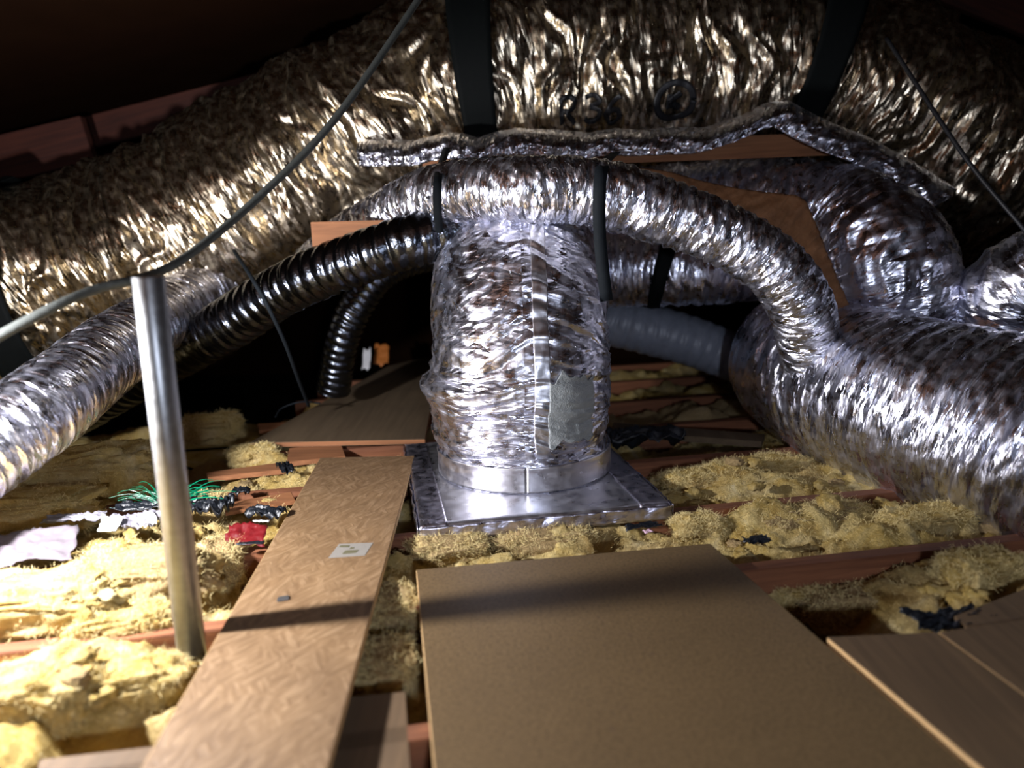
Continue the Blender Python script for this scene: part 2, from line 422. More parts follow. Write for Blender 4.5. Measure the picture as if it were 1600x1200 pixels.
# ------------------------------------------------------------------ the attic shell
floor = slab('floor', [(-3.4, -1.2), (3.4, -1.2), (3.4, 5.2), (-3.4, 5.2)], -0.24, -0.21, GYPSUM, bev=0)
props(floor, 'bare ceiling board under the joists and insulation', 'floor', kind='structure')
def roof_z(x): return min(1.63 + 0.21 * x, 2.64 - 0.39 * x)
RX = [-3.6, 1.68, 3.6]
bm = bmesh.new()
vs = [[bm.verts.new((x, y, roof_z(x) + 0.16 + t)) for x in RX] for y in (-1.2, 5.2) for t in (0, 0.03)]
for k in range(2):
    bm.faces.new((vs[0][k], vs[0][k + 1], vs[2][k + 1], vs[2][k])); bm.faces.new((vs[1][k], vs[3][k], vs[3][k + 1], vs[1][k + 1]))
    bm.faces.new((vs[0][k], vs[1][k], vs[1][k + 1], vs[0][k + 1])); bm.faces.new((vs[2][k], vs[2][k + 1], vs[3][k + 1], vs[3][k]))
me = bpy.data.meshes.new('ceiling'); bm.to_mesh(me); bm.free()
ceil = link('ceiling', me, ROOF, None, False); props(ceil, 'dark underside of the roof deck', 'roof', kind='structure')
for k, y in enumerate((-0.9, -0.3, 0.3, 0.9, 1.4, 4.15)):
    for (xa, xb) in ((-3.5, 1.66), (1.70, 3.5)):
        za, zb = roof_z(xa) + 0.08, roof_z(xb) + 0.08
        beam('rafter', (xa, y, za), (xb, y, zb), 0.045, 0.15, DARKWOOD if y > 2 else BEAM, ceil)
for nm, q in (('wall_back', [(-3.5, 5.1), (3.5, 5.1), (3.5, 5.2), (-3.5, 5.2)]), ('wall_left', [(-3.5, -1.2), (-3.4, -1.2), (-3.4, 5.2), (-3.5, 5.2)]),
              ('wall_right', [(3.4, -1.2), (3.5, -1.2), (3.5, 5.2), (3.4, 5.2)])):
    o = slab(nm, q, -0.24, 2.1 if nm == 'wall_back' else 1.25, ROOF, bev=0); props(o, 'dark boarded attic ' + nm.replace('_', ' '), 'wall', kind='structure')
beam('purlin', P(-260, 311, 3.9), P(140, 217, 3.9), 0.05, 0.21, DARKWOOD, ceil)

# joists
JC = [0.66, 1.06, 1.475, 1.835, 2.27, 2.68, 3.09, 3.5, 3.9]
JL = ['dark floor joist closest to the camera under the bottom boards', 'floor joist under the near end of the particle board',
      'reddish floor joist crossing from the steel pole to the big right duct', 'orange brown floor joist under the front edge of the foil base plate',
      'floor joist behind the foil base plate', 'floor joist under the far plywood board', 'deep floor joist behind the upright duct',
      'farther floor joist in the dark', 'farthest floor joist near the back wall']
for c, lb in zip(JC, JL):
    L = 2.6
    a = np.array([0, c, -0.105]) - JU * (L if c < 2.4 else 0.98); b_ = np.array([0, c, -0.105]) + JU * L
    props(beam('floor_joist', a, b_, 0.04, 0.21, JOIST), lb, 'joist', 'floor joists')

# ------------------------------------------------------------------ loose boards
def bd(name, pix, z0, z1, m, label, cat='board', edge=None, dz=None):
    cs = [G(x, y, z1)[:2] for x, y in pix]
    return props(slab(name, cs, z0, z1, m, edge=edge, dz=dz), label, cat)
pbd = bd('particle_board', [(686, 1290), (1615, 1290), (1110, 849), (650, 890)], 0.004, 0.022, PBOARD, 'large flat particle board in the foreground right of centre', edge=EDGE)
osb = bd('osb_plank', [(168, 1290), (487, 1290), (648, 712), (500, 715)], 0.024, 0.040, OSB, 'long narrow strand board plank running from camera toward the duct', 'plank', EDGE)
bd('wood_plank', [(1640, 1290), (1880, 1290), (1462, 987), (1292, 995)], 0.002, 0.026, PLANK, 'grainy wood plank beside the right edge of the particle board', 'plank', EDGE)
bd('wood_plank', [(1884, 1290), (2200, 1290), (1640, 962), (1466, 987)], 0.002, 0.026, PLANK, 'wood plank at the lower right corner of the picture', 'plank', EDGE)
bd('wood_plank', [(1515, 985), (1800, 960), (1780, 850), (1490, 962)], 0.002, 0.02, PLANK, 'short board end lying over the black plastic at right', 'plank')
bd('wood_plank', [(500, 1290), (648, 1290), (634, 1080), (524, 1090)], -0.02, 0.0, PLANK, 'short plank end between the strand board and the particle board', 'plank')
bd('wood_plank', [(40, 1290), (260, 1290), (262, 1163), (62, 1186)], -0.02, 0.0, PLANK, 'board end at the bottom left under the strand board', 'plank')
far = bd('plywood_sheet', [(388, 692), (664, 686), (690, 552), (606, 572)], 0.012, 0.030, PLYEDGE, 'dim plywood sheet on the joists behind the strand board plank', edge=BEAM)
bd('wood_batten', [(448, 722), (540, 713), (532, 690), (452, 700)], -0.004, 0.012, BEAM, 'short wood offcut under the front edge of the plywood sheet', 'offcut')
bd('wood_batten', [(325, 746), (446, 733), (440, 722), (322, 738)], -0.01, 0.006, BEAM, 'thin lit batten left of the strand board plank near the far end', 'offcut')
bd('wood_batten', [(352, 800), (462, 782), (455, 768), (352, 786)], 0.0, 0.012, BEAM, 'pale wood strip beside the black scraps left of the strand board', 'offcut')
bd('wood_batten', [(405, 671), (446, 671), (462, 658), (402, 662)], 0.0, 0.018, BEAM, 'tiny pale wood chip at the left corner of the plywood sheet', 'offcut')
bd('wood_batten', [(955, 672), (1190, 690), (1195, 678), (958, 660)], -0.01, 0.012, PLYEDGE, 'pale board strip on the floor behind the upright duct', 'plank')

# sticker and nail plate on the strand board
st = slab('sticker', [G(x, y, 0.0405)[:2] for x, y in ((513, 872), (570, 868), (583, 848), (530, 850))], 0.0402, 0.0408, LABELWH, bev=0)
props(st, 'small white printed sticker on the strand board plank', 'sticker')
for q in (((534, 866), (556, 864), (561, 859), (540, 860)), ((529, 855), (545, 855), (547, 852), (532, 852)), ((546, 858), (553, 857), (554, 855), (548, 855))):
    slab('printed_mark', [G(x, y, 0.041)[:2] for x, y in q], 0.0409, 0.0412, LABELINK, st, bev=0)
npl = slab('nail_plate', [G(x, y, 0.042)[:2] for x, y in ((432, 940), (452, 936), (452, 930), (434, 933))], 0.040, 0.0435, GALV)
props(npl, 'small shiny metal staple plate stuck on the strand board plank', 'metal plate')

# ------------------------------------------------------------------ glass wool between the joists
BUMPS = [  # px, py, radius, height
    (60, 940, 0.14, 0.03), (180, 930, 0.12, 0.02), (120, 1075, 0.10, 0.01), (305, 1050, 0.07, -0.07), (400, 860, 0.08, -0.05),
    (120, 750, 0.2, 0.06), (30, 760, 0.25, 0.08), (330, 670, 0.1, 0.04), (230, 870, 0.18, 0.05),
    (400, 715, 0.10, 0.05), (400, 880, 0.10, -0.05), (615, 1000, 0.12, 0.0), (610, 930, 0.09, 0.02), (600, 1100, 0.12, -0.06),
    (150, 1150, 0.07, -0.09), (250, 1140, 0.06, -0.07), (640, 800, 0.10, -0.05), (1150, 730, 0.22, 0.03), (1250, 740, 0.2, 0.04), (1350, 760, 0.15, 0.0),
    (1150, 830, 0.18, 0.02), (1300, 820, 0.2, 0.03), (1450, 830, 0.2, 0.03), (1330, 915, 0.2, -0.07), (1250, 930, 0.15, -0.07), (1530, 900, 0.2, 0.03), (1480, 975, 0.06, -0.05),
    (1010, 690, 0.14, -0.10), (760, 850, 0.1, -0.02)]
BP = [(G(a, b_, 0.0)[:2], r, h) for a, b_, r, h in BUMPS]
def insul_h(X, Y, k):
    q = np.stack([X, Y, X * 0 + k * 0.37], -1)
    wq = q + 0.03 * np.stack([noise(q * 11), noise(q * 11 + 5), q[..., 0] * 0], -1)
    h = -0.07 + 0.085 * billow(wq * 4.0, 1) + 0.030 * billow(wq * 11 + 3, 2, 0.5) + 0.006 * fbm(q * 38, 3) + 0.004 * billow(wq * 70, 2) + 0.03 * noise(q * 2.0)
    h = h + 0.03 / (1 + np.exp((X + 0.62) * 14))
    cj = Y - 0.18 * X; dj = np.min([np.abs(cj - c) for c in JC], 0)
    h = h - 0.035 * np.exp(-(dj / 0.05) ** 2)
    h = h - 0.16 / (1 + np.exp((X + 0.95) * 22)) / (1 + np.exp((2.30 - cj) * 24))
    for (p, r, a) in BP: h = h + a * np.exp(-((X - p[0]) ** 2 + (Y - p[1]) ** 2) / (r * r))
    return h
BAYL = ['closest bay of yellow glass wool at the bottom of the picture', 'yellow glass wool filling the bay under the particle board',
        'yellow glass wool in the bay in front of the foil base plate', 'yellow glass wool in the bay under the foil base plate',
        'yellow glass wool in the bay behind the foil base plate', 'dim glass wool in the bay behind the plywood edge', 'dim glass wool bay deep behind the upright duct', 'farthest bay of glass wool in the dark']
for k in range(len(JC) - 1):
    c0, c1 = JC[k] + 0.021, JC[k + 1] - 0.021
    step = 0.009 if k < 5 else 0.014
    A = np.arange(-2.2, 2.2, step); Bq = np.linspace(c0 * math.cos(JA), c1 * math.cos(JA), int((c1 - c0) / step))
    aa, bb = np.meshgrid(A, Bq, indexing='ij')
    X = aa * JU[0] + bb * JN[0]; Y = aa * JU[1] + bb * JN[1]
    Z = np.clip(insul_h(X, Y, k), -0.19, 0.2)
    # glass wool stays under the boards that press on it
    for o, zt in ((pbd, -0.012), (osb, 0.006), (far, -0.005)):
        vsw = [(v.co + o.location) for v in o.data.vertices]
        px_ = None
    pts = np.stack([X, Y, Z], -1)
    globals().setdefault('BAYS', []).append(pts)
def inside(X, Y, poly, grow=0.0):
    c = np.mean(poly, 0); poly = [c + (np.asarray(p) - c) * (1 + grow) for p in poly]
    m = np.ones(X.shape, bool)
    for i in range(len(poly)):
        a, b_ = poly[i], poly[(i + 1) % len(poly)]
        m &= ((b_[0] - a[0]) * (Y - a[1]) - (b_[1] - a[1]) * (X - a[0])) > 0
    return m
PRESS = [([(686, 1290), (1615, 1290), (1110, 849), (650, 890)], 0.0, 0.022), ([(168, 1290), (487, 1290), (648, 712), (500, 715)], 0.02, 0.04),
         ([(1640, 1290), (1880, 1290), (1462, 987), (1292, 995)], 0.0, 0.026), ([(1884, 1290), (2200, 1290), (1640, 962), (1466, 987)], 0.0, 0.026),
         ([(1515, 985), (1800, 960), (1780, 850), (1490, 962)], -0.003, 0.02), ([(500, 1290), (648, 1290), (634, 1080), (524, 1090)], -0.025, 0),
         ([(40, 1290), (260, 1290), (262, 1163), (62, 1186)], -0.025, 0), ([(388, 692), (664, 686), (690, 552), (606, 572)], 0.008, 0.03)]
FIB = []
for k, pts in enumerate(BAYS):
    X, Y = pts[..., 0], pts[..., 1]
    for pix, zmax, zt in PRESS:
        poly = [G(x, y, zt)[:2] for x, y in pix]
        m = inside(X, Y, poly, 0.03); pts[..., 2] = np.where(m, np.minimum(pts[..., 2], zmax - 0.004), pts[..., 2])
    # base plate
    pc = np.array([0.01, 2.17])
    da = (X - pc[0]) * JU[0] + (Y - pc[1]) * JU[1]; db = (X - pc[0]) * JN[0] + (Y - pc[1]) * JN[1]
    m = (abs(da) < 0.35) & (abs(db) < 0.39); pts[..., 2] = np.where(m, np.minimum(pts[..., 2], -0.01), pts[..., 2])
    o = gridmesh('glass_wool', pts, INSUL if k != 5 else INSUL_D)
    if 0 < k < 5:
        gx = np.gradient(pts[..., 2], axis=0) / 0.009; nr = np.stack([-gx, gx * 0, gx * 0 + 1], -1)
        sel = (X > -1.6) & (X < 1.4)
        for pix, zmax, zt in PRESS: sel &= ~inside(X, Y, [G(x, y, zt)[:2] for x, y in pix], 0.0)
        sel &= ~m
        FIB.append((pts[sel], nr[sel]))
    props(o, BAYL[k], 'insulation', 'glass wool between the joists', 'stuff')

def fibres(name, pts, nrm, n, label, m, lmin=0.004, lmax=0.014, wd=0.0003, seed=0):
    """short loose glass fibres standing off a wool surface, one mesh"""
    g = np.random.default_rng(seed); k = g.integers(0, len(pts), n)
    p = pts[k] + g.normal(size=(n, 3)) * 0.004; d = nrm[k] * 0.5 + g.normal(size=(n, 3)) * 0.7; d /= np.linalg.norm(d, axis=1)[:, None]
    L = g.uniform(lmin, lmax, n)[:, None]; bend = g.normal(size=(n, 3)) * 0.35
    sd = np.cross(d, g.normal(size=(n, 3))); sd /= np.linalg.norm(sd, axis=1)[:, None]; sd *= wd
    q0, q1, q2 = p - d * 0.004, p + d * L * 0.5, p + d * L + bend * L * 0.6
    V = np.stack([q0 - sd, q0 + sd, q1 - sd, q1 + sd, q2], 1).reshape(-1, 3)
    b_ = np.arange(n)[:, None] * 5
    Fc = np.concatenate([b_ + [0, 1, 3], b_ + [0, 3, 2], b_ + [2, 3, 4]])
    me = bpy.data.meshes.new(name); me.vertices.add(len(V)); me.vertices.foreach_set('co', V.ravel())
    me.loops.add(Fc.size); me.loops.foreach_set('vertex_index', Fc.ravel().astype(np.int32))
    me.polygons.add(len(Fc)); me.polygons.foreach_set('loop_start', np.arange(0, Fc.size, 3, dtype=np.int32)); me.update(); me.validate()
    return props(link(name, me, m), label, 'insulation', kind='stuff')
def puff(name, loc, size, rotz, mtl, seed, amp=0.22, fr=2.2, sub=5, label=None, cat='insulation', group=None, boxy=0.6):
    bm = bmesh.new(); bmesh.ops.create_icosphere(bm, subdivisions=sub, radius=1.0)
    V = np.array([v.co[:] for v in bm.verts])
    n = V / np.linalg.norm(V, axis=1)[:, None]
    sq = np.sign(n) * np.abs(n) ** boxy
    d = amp * (billow(n * fr + seed, 2, 0.5) - 0.5) * 2 + 0.05 * billow(n * 9 + seed, 2, 0.5) + 0.012 * fbm(n * 24 + seed, 2)
    W = (sq + n * d[:, None]) * np.array(size)
    ca, sa = math.cos(rotz), math.sin(rotz)
    W = np.stack([W[:, 0] * ca - W[:, 1] * sa, W[:, 0] * sa + W[:, 1] * ca, W[:, 2]], 1)
    for v, c in zip(bm.verts, W): v.co = c
    me = bpy.data.meshes.new(name); bm.to_mesh(me); bm.free()
    o = link(name, me, mtl); o.location = loc
    if sub >= 4: FIB.append((W + np.array(loc), n)); FIB.append((W + np.array(loc), n))
    return props(o, label, cat, group)
def gp(px, py, z): p = G(px, py, z); return Vector(p)
PUFFS = [  # px, py, z, size(m), rot, material, label
    (125, 745, 0.06, (0.22, 0.11, 0.085), 0.25, INSUL, 'fat rolled yellow batt under the left silver duct'),
    (40, 800, 0.05, (0.17, 0.09, 0.05), 0.2, INSUL, 'pale batt end above the grey paper sheet at left'),
    (215, 905, 0.03, (0.15, 0.085, 0.055), 0.15, INSUL_D, 'tan dusty batt just left of the steel pole'),
    (60, 945, 0.03, (0.17, 0.09, 0.055), 0.1, INSUL, 'glaring bright yellow batt at the left edge'),
    (190, 975, 0.0, (0.10, 0.05, 0.035), 0.2, INSUL, 'bright torn batt corner behind the joist at left'),
    (150, 1085, -0.02, (0.16, 0.06, 0.045), 0.22, INSUL, 'long bright yellow batt at lower left beside the pole foot'),
    (20, 1100, 0.0, (0.13, 0.06, 0.05), 0.15, INSUL, 'bright batt in the bottom left corner'),
    (330, 668, 0.03, (0.11, 0.07, 0.05), 0.4, INSUL, 'yellow tuft right of the pole below the dark duct'),
    (395, 712, 0.01, (0.075, 0.05, 0.03), 0.2, INSUL, 'pale wedge of batt left of the plywood sheet'),
    (325, 790, 0.0, (0.05, 0.04, 0.03), 0.0, INSUL_D, 'small dusty tuft behind the pole'),
    (345, 880, -0.02, (0.06, 0.09, 0.05), 0.1, INSUL_D, 'dusty batt end right of the pole'),
    (1180, 735, -0.005, (0.16, 0.07, 0.035), 0.3, INSUL, 'big rounded yellow batt under the right duct'),
    (1080, 755, -0.02, (0.09, 0.06, 0.035), 0.2, INSUL, 'yellow tuft right of the foil base plate corner'),
    (1270, 815, -0.02, (0.16, 0.06, 0.04), 0.3, INSUL_D, 'dusty batt in front of the big right duct'),
    (1450, 815, 0.0, (0.13, 0.05, 0.035), 0.2, INSUL, 'pale yellow batt strip touching the underside of the right duct'),
    (1090, 825, -0.01, (0.06, 0.04, 0.03), 0.2, INSUL, 'crumbly pale tuft at the front corner of the base plate'),
    (1330, 950, -0.085, (0.11, 0.05, 0.04), 0.2, INSUL_D, 'brownish batt lump below the red joist at right'),
    (1240, 935, -0.08, (0.06, 0.04, 0.03), 0.0, INSUL, 'yellow lump by the right edge of the particle board'),
    (1530, 900, -0.01, (0.10, 0.06, 0.05), 0.3, INSUL, 'clumpy yellow batt at the right edge below the big duct'),
    (608, 950, -0.02, (0.055, 0.07, 0.03), 0.3, INSUL_D, 'greyish tuft in the gap between strand board and particle board'),
    (598, 1050, -0.05, (0.06, 0.08, 0.04), 0.2, INSUL_D, 'shadowed brown tuft near the short plank end between the boards'),
    (700, 862, -0.02, (0.09, 0.05, 0.035), 0.2, INSUL_D, 'grey yellow tuft under the front left corner of the base plate'),
    (850, 848, -0.025, (0.12, 0.04, 0.03), 0.15, INSUL_D, 'low tuft between the base plate and the particle board'),
    (495, 745, 0.0, (0.03, 0.03, 0.025), 0.0, INSUL, 'vivid yellow shred at the left edge of the strand board'),
    (262, 1050, -0.02, (0.03, 0.03, 0.025), 0.0, INSUL, 'little yellow wad at the foot of the pole'),
    (235, 1110, -0.08, (0.05, 0.04, 0.035), 0.3, INSUL, 'shadowed tuft at the hollow beside the bottom left board'),
]
for i, (x, y, z, s, r, m, lb) in enumerate(PUFFS):
    puff('insulation_batt', gp(x, y, z), s, r, m, 3.7 * i + 1, label=lb, group='batts')
rr_ = random.Random(4)
for i in range(64):
    if i < 40: x, y = rr_.uniform(1060, 1560), rr_.uniform(725, 960)
    else: x, y = rr_.uniform(0, 400), rr_.uniform(680, 1130)
    p = G(x, y, 0.0)
    if inside(np.array([p[0]]), np.array([p[1]]), [G(a, b_, 0.02)[:2] for a, b_ in PRESS[0][0]], 0.08)[0]: continue
    if inside(np.array([p[0]]), np.array([p[1]]), [G(a, b_, 0.02)[:2] for a, b_ in PRESS[1][0]], 0.12)[0]: continue
    cj = p[1] - 0.18 * p[0]
    if min(abs(cj - c) for c in JC) < 0.05: continue
    zz = float(np.clip(insul_h(np.array([p[0]]), np.array([p[1]]), 2), -0.15, 0.15)[0])
    s = rr_.uniform(0.012, 0.03)
    puff('wool_tuft', Vector((p[0], p[1], zz + s * 0.3)), (s * rr_.uniform(1, 1.8), s, s * 0.8), rr_.uniform(0, 3), INSUL if rr_.random() < 0.7 else INSUL_D, i * 2.3, 0.35, 2.6, 3,
         'small loose tuft of yellow glass wool lying on the insulation', 'insulation', 'loose tufts', 0.8)

fibres('wool_fibres', np.concatenate([f[0] for f in FIB]), np.concatenate([f[1] for f in FIB]), 260000, 'fine loose glass fibres standing off the yellow wool', FIBRE)
# ------------------------------------------------------------------ upright duct on its base plate
A0 = np.array([-0.234, 1.752, 0]); B0 = np.array([0.405, 1.871, 0])
PW, PD = 0.65, 0.74
plate_c = A0 + JU * PW / 2 + JN * PD / 2
pl = empty('base_plate', (plate_c[0], plate_c[1], 0.0))
props(pl, 'square foil wrapped base plate under the upright duct', 'base plate')
def plate_grid(z0, z1, n=60):
    a = np.linspace(-PW / 2, PW / 2, n); b_ = np.linspace(-PD / 2, PD / 2, n)
    aa, bb = np.meshgrid(a, b_, indexing='ij')
    Pt = plate_c + JU * aa[..., None] + JN * bb[..., None]
    q = np.stack([aa, bb, aa * 0], -1)
    edge = np.maximum(np.abs(aa) / (PW / 2), np.abs(bb) / (PD / 2))
    z = z1 + 0.0012 * ridged(q * 22, 2) - 0.012 * np.clip((edge - 0.96) / 0.04, 0, 1) ** 2
    Pt[..., 2] = z; return Pt, np.stack([aa, bb], -1)
Pt, uvp = plate_grid(0, 0.034)
sheet('plate_top', Pt, 0.003, TAPE, pl, uv=uvp)
def edge_strip(name, a, b_, z0, z1, n=80):
    t = np.linspace(0, 1, n); k = np.linspace(0, 1, 8)
    g = a[None, None] + (b_ - a)[None, None] * t[:, None, None] + np.array([0, 0, 1.0]) * (z0 + (z1 - z0) * k[None, :, None])
    d = b_ - a; L = np.linalg.norm(d); nn = np.array([d[1], -d[0], 0]) / L
    q = np.stack(np.broadcast_arrays(t[:, None] * L, k[None] * 0.03, 0.0), -1)
    g = g + nn * (0.004 * ridged(q * 26 + a[0], 2))[..., None]
    uv = np.stack(np.broadcast_arrays(t[:, None] * L, k[None] * 0.04), -1)
    return sheet(name, g, 0.002, EDGETAPE, pl, uv=uv)
cr = [A0, A0 + JU * PW, A0 + JU * PW + JN * PD, A0 + JN * PD]
for i in range(4): edge_strip('wrapped_edge', cr[i], cr[(i + 1) % 4], -0.004, 0.033)
core = slab('core_board', [c[:2] for c in [A0 + JU * .006 + JN * .006, A0 + JU * (PW - .006) + JN * .006, A0 + JU * (PW - .006) + JN * (PD - .006), A0 + JU * .006 + JN * (PD - .006)]], 0.001, 0.030, BEAM, pl)
# bands of tape round the rim of the plate
for s0, s1, sd in ((0.0, 0.07, 0), (PW - 0.085, PW - 0.0, 1)):
    a = np.linspace(s0, s1, 14); b_ = np.linspace(0.0, PD, 90); aa, bb = np.meshgrid(a, b_, indexing='ij')
    g = A0 + JU * aa[..., None] + JN * bb[..., None]
    e = np.maximum(np.abs(aa - PW / 2) / (PW / 2), np.abs(bb - PD / 2) / (PD / 2))
    g[..., 2] = 0.0372 + 0.0016 * ridged(np.stack([aa, bb, aa * 0 + sd], -1) * 40, 2) - 0.012 * np.clip((e - 0.96) / 0.04, 0, 1) ** 2
    sheet('tape_band', g, 0.0012, EDGETAPE, pl, uv=np.stack([aa, bb], -1))

cx, cy = plate_c[0] + 0.012, plate_c[1] + 0.04
RC = 0.252
ctrl = [(cx, cy, 0.037, RC), (cx, cy, 0.12, RC), (cx - 0.004, cy, 0.22, RC), (cx, cy, 0.32, RC)]
for t in np.linspace(0.15, 1, 6) * math.pi / 2:
    ctrl.append((cx, cy + 0.27 * (1 - math.cos(t)), 0.32 + 0.26 * math.sin(t), RC))
ctrl += [(cx + 0.02, cy + 0.6, 0.59, RC), (cx + 0.05, cy + 1.1, 0.60, RC)]
fd = foil_disp(0.042, 0.002, 0.013, 0.016, 1.8, 30.0, 1.3, 0.15)
def col_disp(S, TH, R):
    d = fd(S, TH, R) * np.clip((S - 0.05) / 0.06, 0.12, 1)
    d = d + 0.0
    d = d - 0.010 * np.exp(-((S - 0.095) / 0.016) ** 2)            # pinched by a tie above the collar
    d = d + 0.028 * np.exp(-((S - 0.25) / 0.045) ** 2) * np.clip(np.cos(TH - BUL), 0, 1) ** 2 + 0.008 * np.exp(-((S - 0.24) / 0.06) ** 2)  # a slack bulge
    return d
BUL = math.radians(-75)
COLT = Tube(ctrl, 520, 260, col_disp)
duct = empty('upright_duct', (cx, cy, 0.037)); props(duct, 'wide upright silver foil duct rising from the square base plate and bending back', 'duct')
COLT.build('foil_jacket', FOIL, duct)
def th_of(tube, i, vec):
    v = np.asarray(vec, float); return math.atan2(v @ tube.B[i], v @ tube.N[i])
th_front = th_of(COLT, 20, (0, -1, 0)); th_left = th_of(COLT, 20, (-1, 0, 0))
sgn = 1.0 if math.sin(th_of(COLT, 20, (0.3, -1, 0)) - th_front) > 0 else -1.0
def patch(tube, name, s0, s1, t0, t1, off, m, parent, ns=60, nt_=30, rag=0.0):
    ss, tt = np.meshgrid(np.linspace(s0, s1, ns), np.linspace(t0, t1, nt_), indexing='ij')
    if rag: ss = ss + rag * noise(np.stack([tt * 9, ss * 0, ss * 0 + s0], -1)) * (np.abs(ss - (s0 + s1) / 2) / (s1 - s0) * 2)
    g = tube.surf(ss, tt, off)
    return sheet(name, g, 0.0015, m, parent, uv=np.stack([tt * tube.r, ss], -1))
patch(COLT, 'bottom_collar', 0.004, 0.075, 0, 2 * math.pi, 0.004, TAPE, duct, 16, 200)
patch(COLT, 'tape_seam', 0.10, 0.62, th_front + sgn * 0.10, th_front + sgn * 0.26, 0.003, TAPE, duct, 160, 14, 0.0)
patch(COLT, 'grey_tape_patch', 0.13, 0.30, th_front + sgn * 0.24, th_front + sgn * 0.78, 0.0045, MESHTAPE, duct, 60, 40, 0.02)

# ------------------------------------------------------------------ the other ducts
def px_path(rows): return [(*P(x, y, d), r) for x, y, d, r in rows]
def duct_thing(name, label, rows, n, m, dispf, matl, group='foil ducts'):
    t = Tube(px_path(rows), n, m, dispf)
    root = empty(name, tuple(t.C[0])); props(root, label, 'duct', group)
    t.build('foil_jacket', matl, root)
    return t, root
# the wide trunk slung under the roof
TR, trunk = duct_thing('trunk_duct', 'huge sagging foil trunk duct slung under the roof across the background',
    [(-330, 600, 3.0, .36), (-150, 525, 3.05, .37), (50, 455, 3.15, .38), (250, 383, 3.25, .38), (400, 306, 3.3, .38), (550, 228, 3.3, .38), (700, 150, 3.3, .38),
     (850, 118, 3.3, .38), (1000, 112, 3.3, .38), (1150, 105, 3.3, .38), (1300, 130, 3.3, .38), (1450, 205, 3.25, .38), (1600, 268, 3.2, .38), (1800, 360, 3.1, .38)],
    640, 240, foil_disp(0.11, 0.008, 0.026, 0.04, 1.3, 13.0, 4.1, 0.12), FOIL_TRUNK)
def s_at_px(tube, px):
    q = []
    for c in tube.C:
        v = c - np.array([0, 0, CAM_H]); q.append(800 + FPX * (v @ _r) / (v @ _f))
    return float(np.interp(px, q, np.linspace(0, tube.len, tube.n)))
# black hanger straps round the trunk
for px, lb in ((48, 'black hanger strap round the left end of the trunk duct'), (745, 'black hanger strap round the trunk duct above the upright duct'), (1232, 'black hanger strap round the trunk duct at upper right')):
    s = s_at_px(TR, px); i = int(s / TR.len * (TR.n - 1))
    root = empty('hanger_strap', tuple(TR.C[i])); props(root, lb, 'strap', 'trunk duct straps')
    th = np.linspace(0, 2 * math.pi, 121)
    lean = 0.10
    k = np.linspace(-0.07, 0.07, 8)
    tt, kk = np.meshgrid(th, k, indexing='ij')
    ss = s + kk + lean * np.cos(tt) * 0.6
    base = TR.C[i]
    # the strap bites into the foil: pull points to a steady radius
    g = TR.surf(ss, tt, 0.0); ax = np.stack([np.interp(ss, np.linspace(0, TR.len, TR.n), TR.C[:, c]) for c in range(3)], -1)
    dv = g - ax; dv /= np.linalg.norm(dv, axis=-1)[..., None]
    g = ax + dv * 0.435
    sheet('strap_loop', g, 0.003, STRAP, root)
    top = TR.C[i] + np.array([lean * 0.6, 0, 0.43])
    zt = roof_z(top[0]) + 0.16
    if px > 100 and zt > top[2] + 0.02: ribbon('strap_tail', [top, (top + np.array([0.01, 0, (zt - top[2]) / 2])), top + np.array([0.02, 0, zt - top[2]])], (1, 0, 0), 0.14, 0.003, STRAP, root, 10)
# printed marks on the trunk
def stroke(tube, name, poly, s0, t0, sx, sy, wd, off, m, parent):
    pts, _ = spline([(a, b_, 0) for a, b_ in poly], 40) if len(poly) > 2 else (np.stack([np.linspace(poly[0][k], poly[1][k], 20) for k in (0, 1)], 1), 0)
    pts = pts[:, :2]; T = np.gradient(pts, axis=0); T /= np.linalg.norm(T, axis=1)[:, None] + 1e-9; Nn = np.stack([-T[:, 1], T[:, 0]], 1)
    k = np.linspace(-wd, wd, 4)
    q = pts[:, None] + Nn[:, None] * k[None, :, None]
    g = tube.surf(s0 + q[..., 0] * sx, t0 + q[..., 1] * sy / tube.r, off)
    return sheet(name, g, 0.001, m, parent)
i0 = int(s_at_px(TR, 940) / TR.len * (TR.n - 1)); tf = th_of(TR, i0, (0, -1, -0.72)); sg = 1.0 if math.sin(th_of(TR, i0, (0, -1, -0.4)) - tf) > 0 else -1.0
LET = {'R': [[(0, 0), (0, 1)], [(0, 1), (.5, .95), (.6, .75), (.45, .55), (0, .5)], [(.2, .5), (.6, 0)]],
       '3': [[(0, .9), (.35, 1), (.55, .78), (.2, .53)], [(.2, .53), (.6, .4), (.5, .05), (.2, -.02), (0, .12)]],
       '6': [[(.55, .98), (.2, .7), (.02, .3), (.25, 0), (.55, .15), (.5, .45), (.25, .52), (.05, .35)]],
       'o': [[(0.5 + .5 * math.cos(a), 0.5 + .5 * math.sin(a)) for a in np.linspace(0, 2 * math.pi, 13)], [(.35, .3), (.35, .7)], [(.35, .5), (.65, .72)], [(.35, .5), (.65, .28)]]}
for ch, px, size in (('R', 862, 0.095), ('3', 900, 0.095), ('6', 930, 0.095), ('o', 1000, 0.13)):
    s = s_at_px(TR, px)
    for pl_ in LET[ch]: stroke(TR, 'printed_mark', pl_, s, tf, size, size * sg, 0.09, 0.006, INK, trunk)

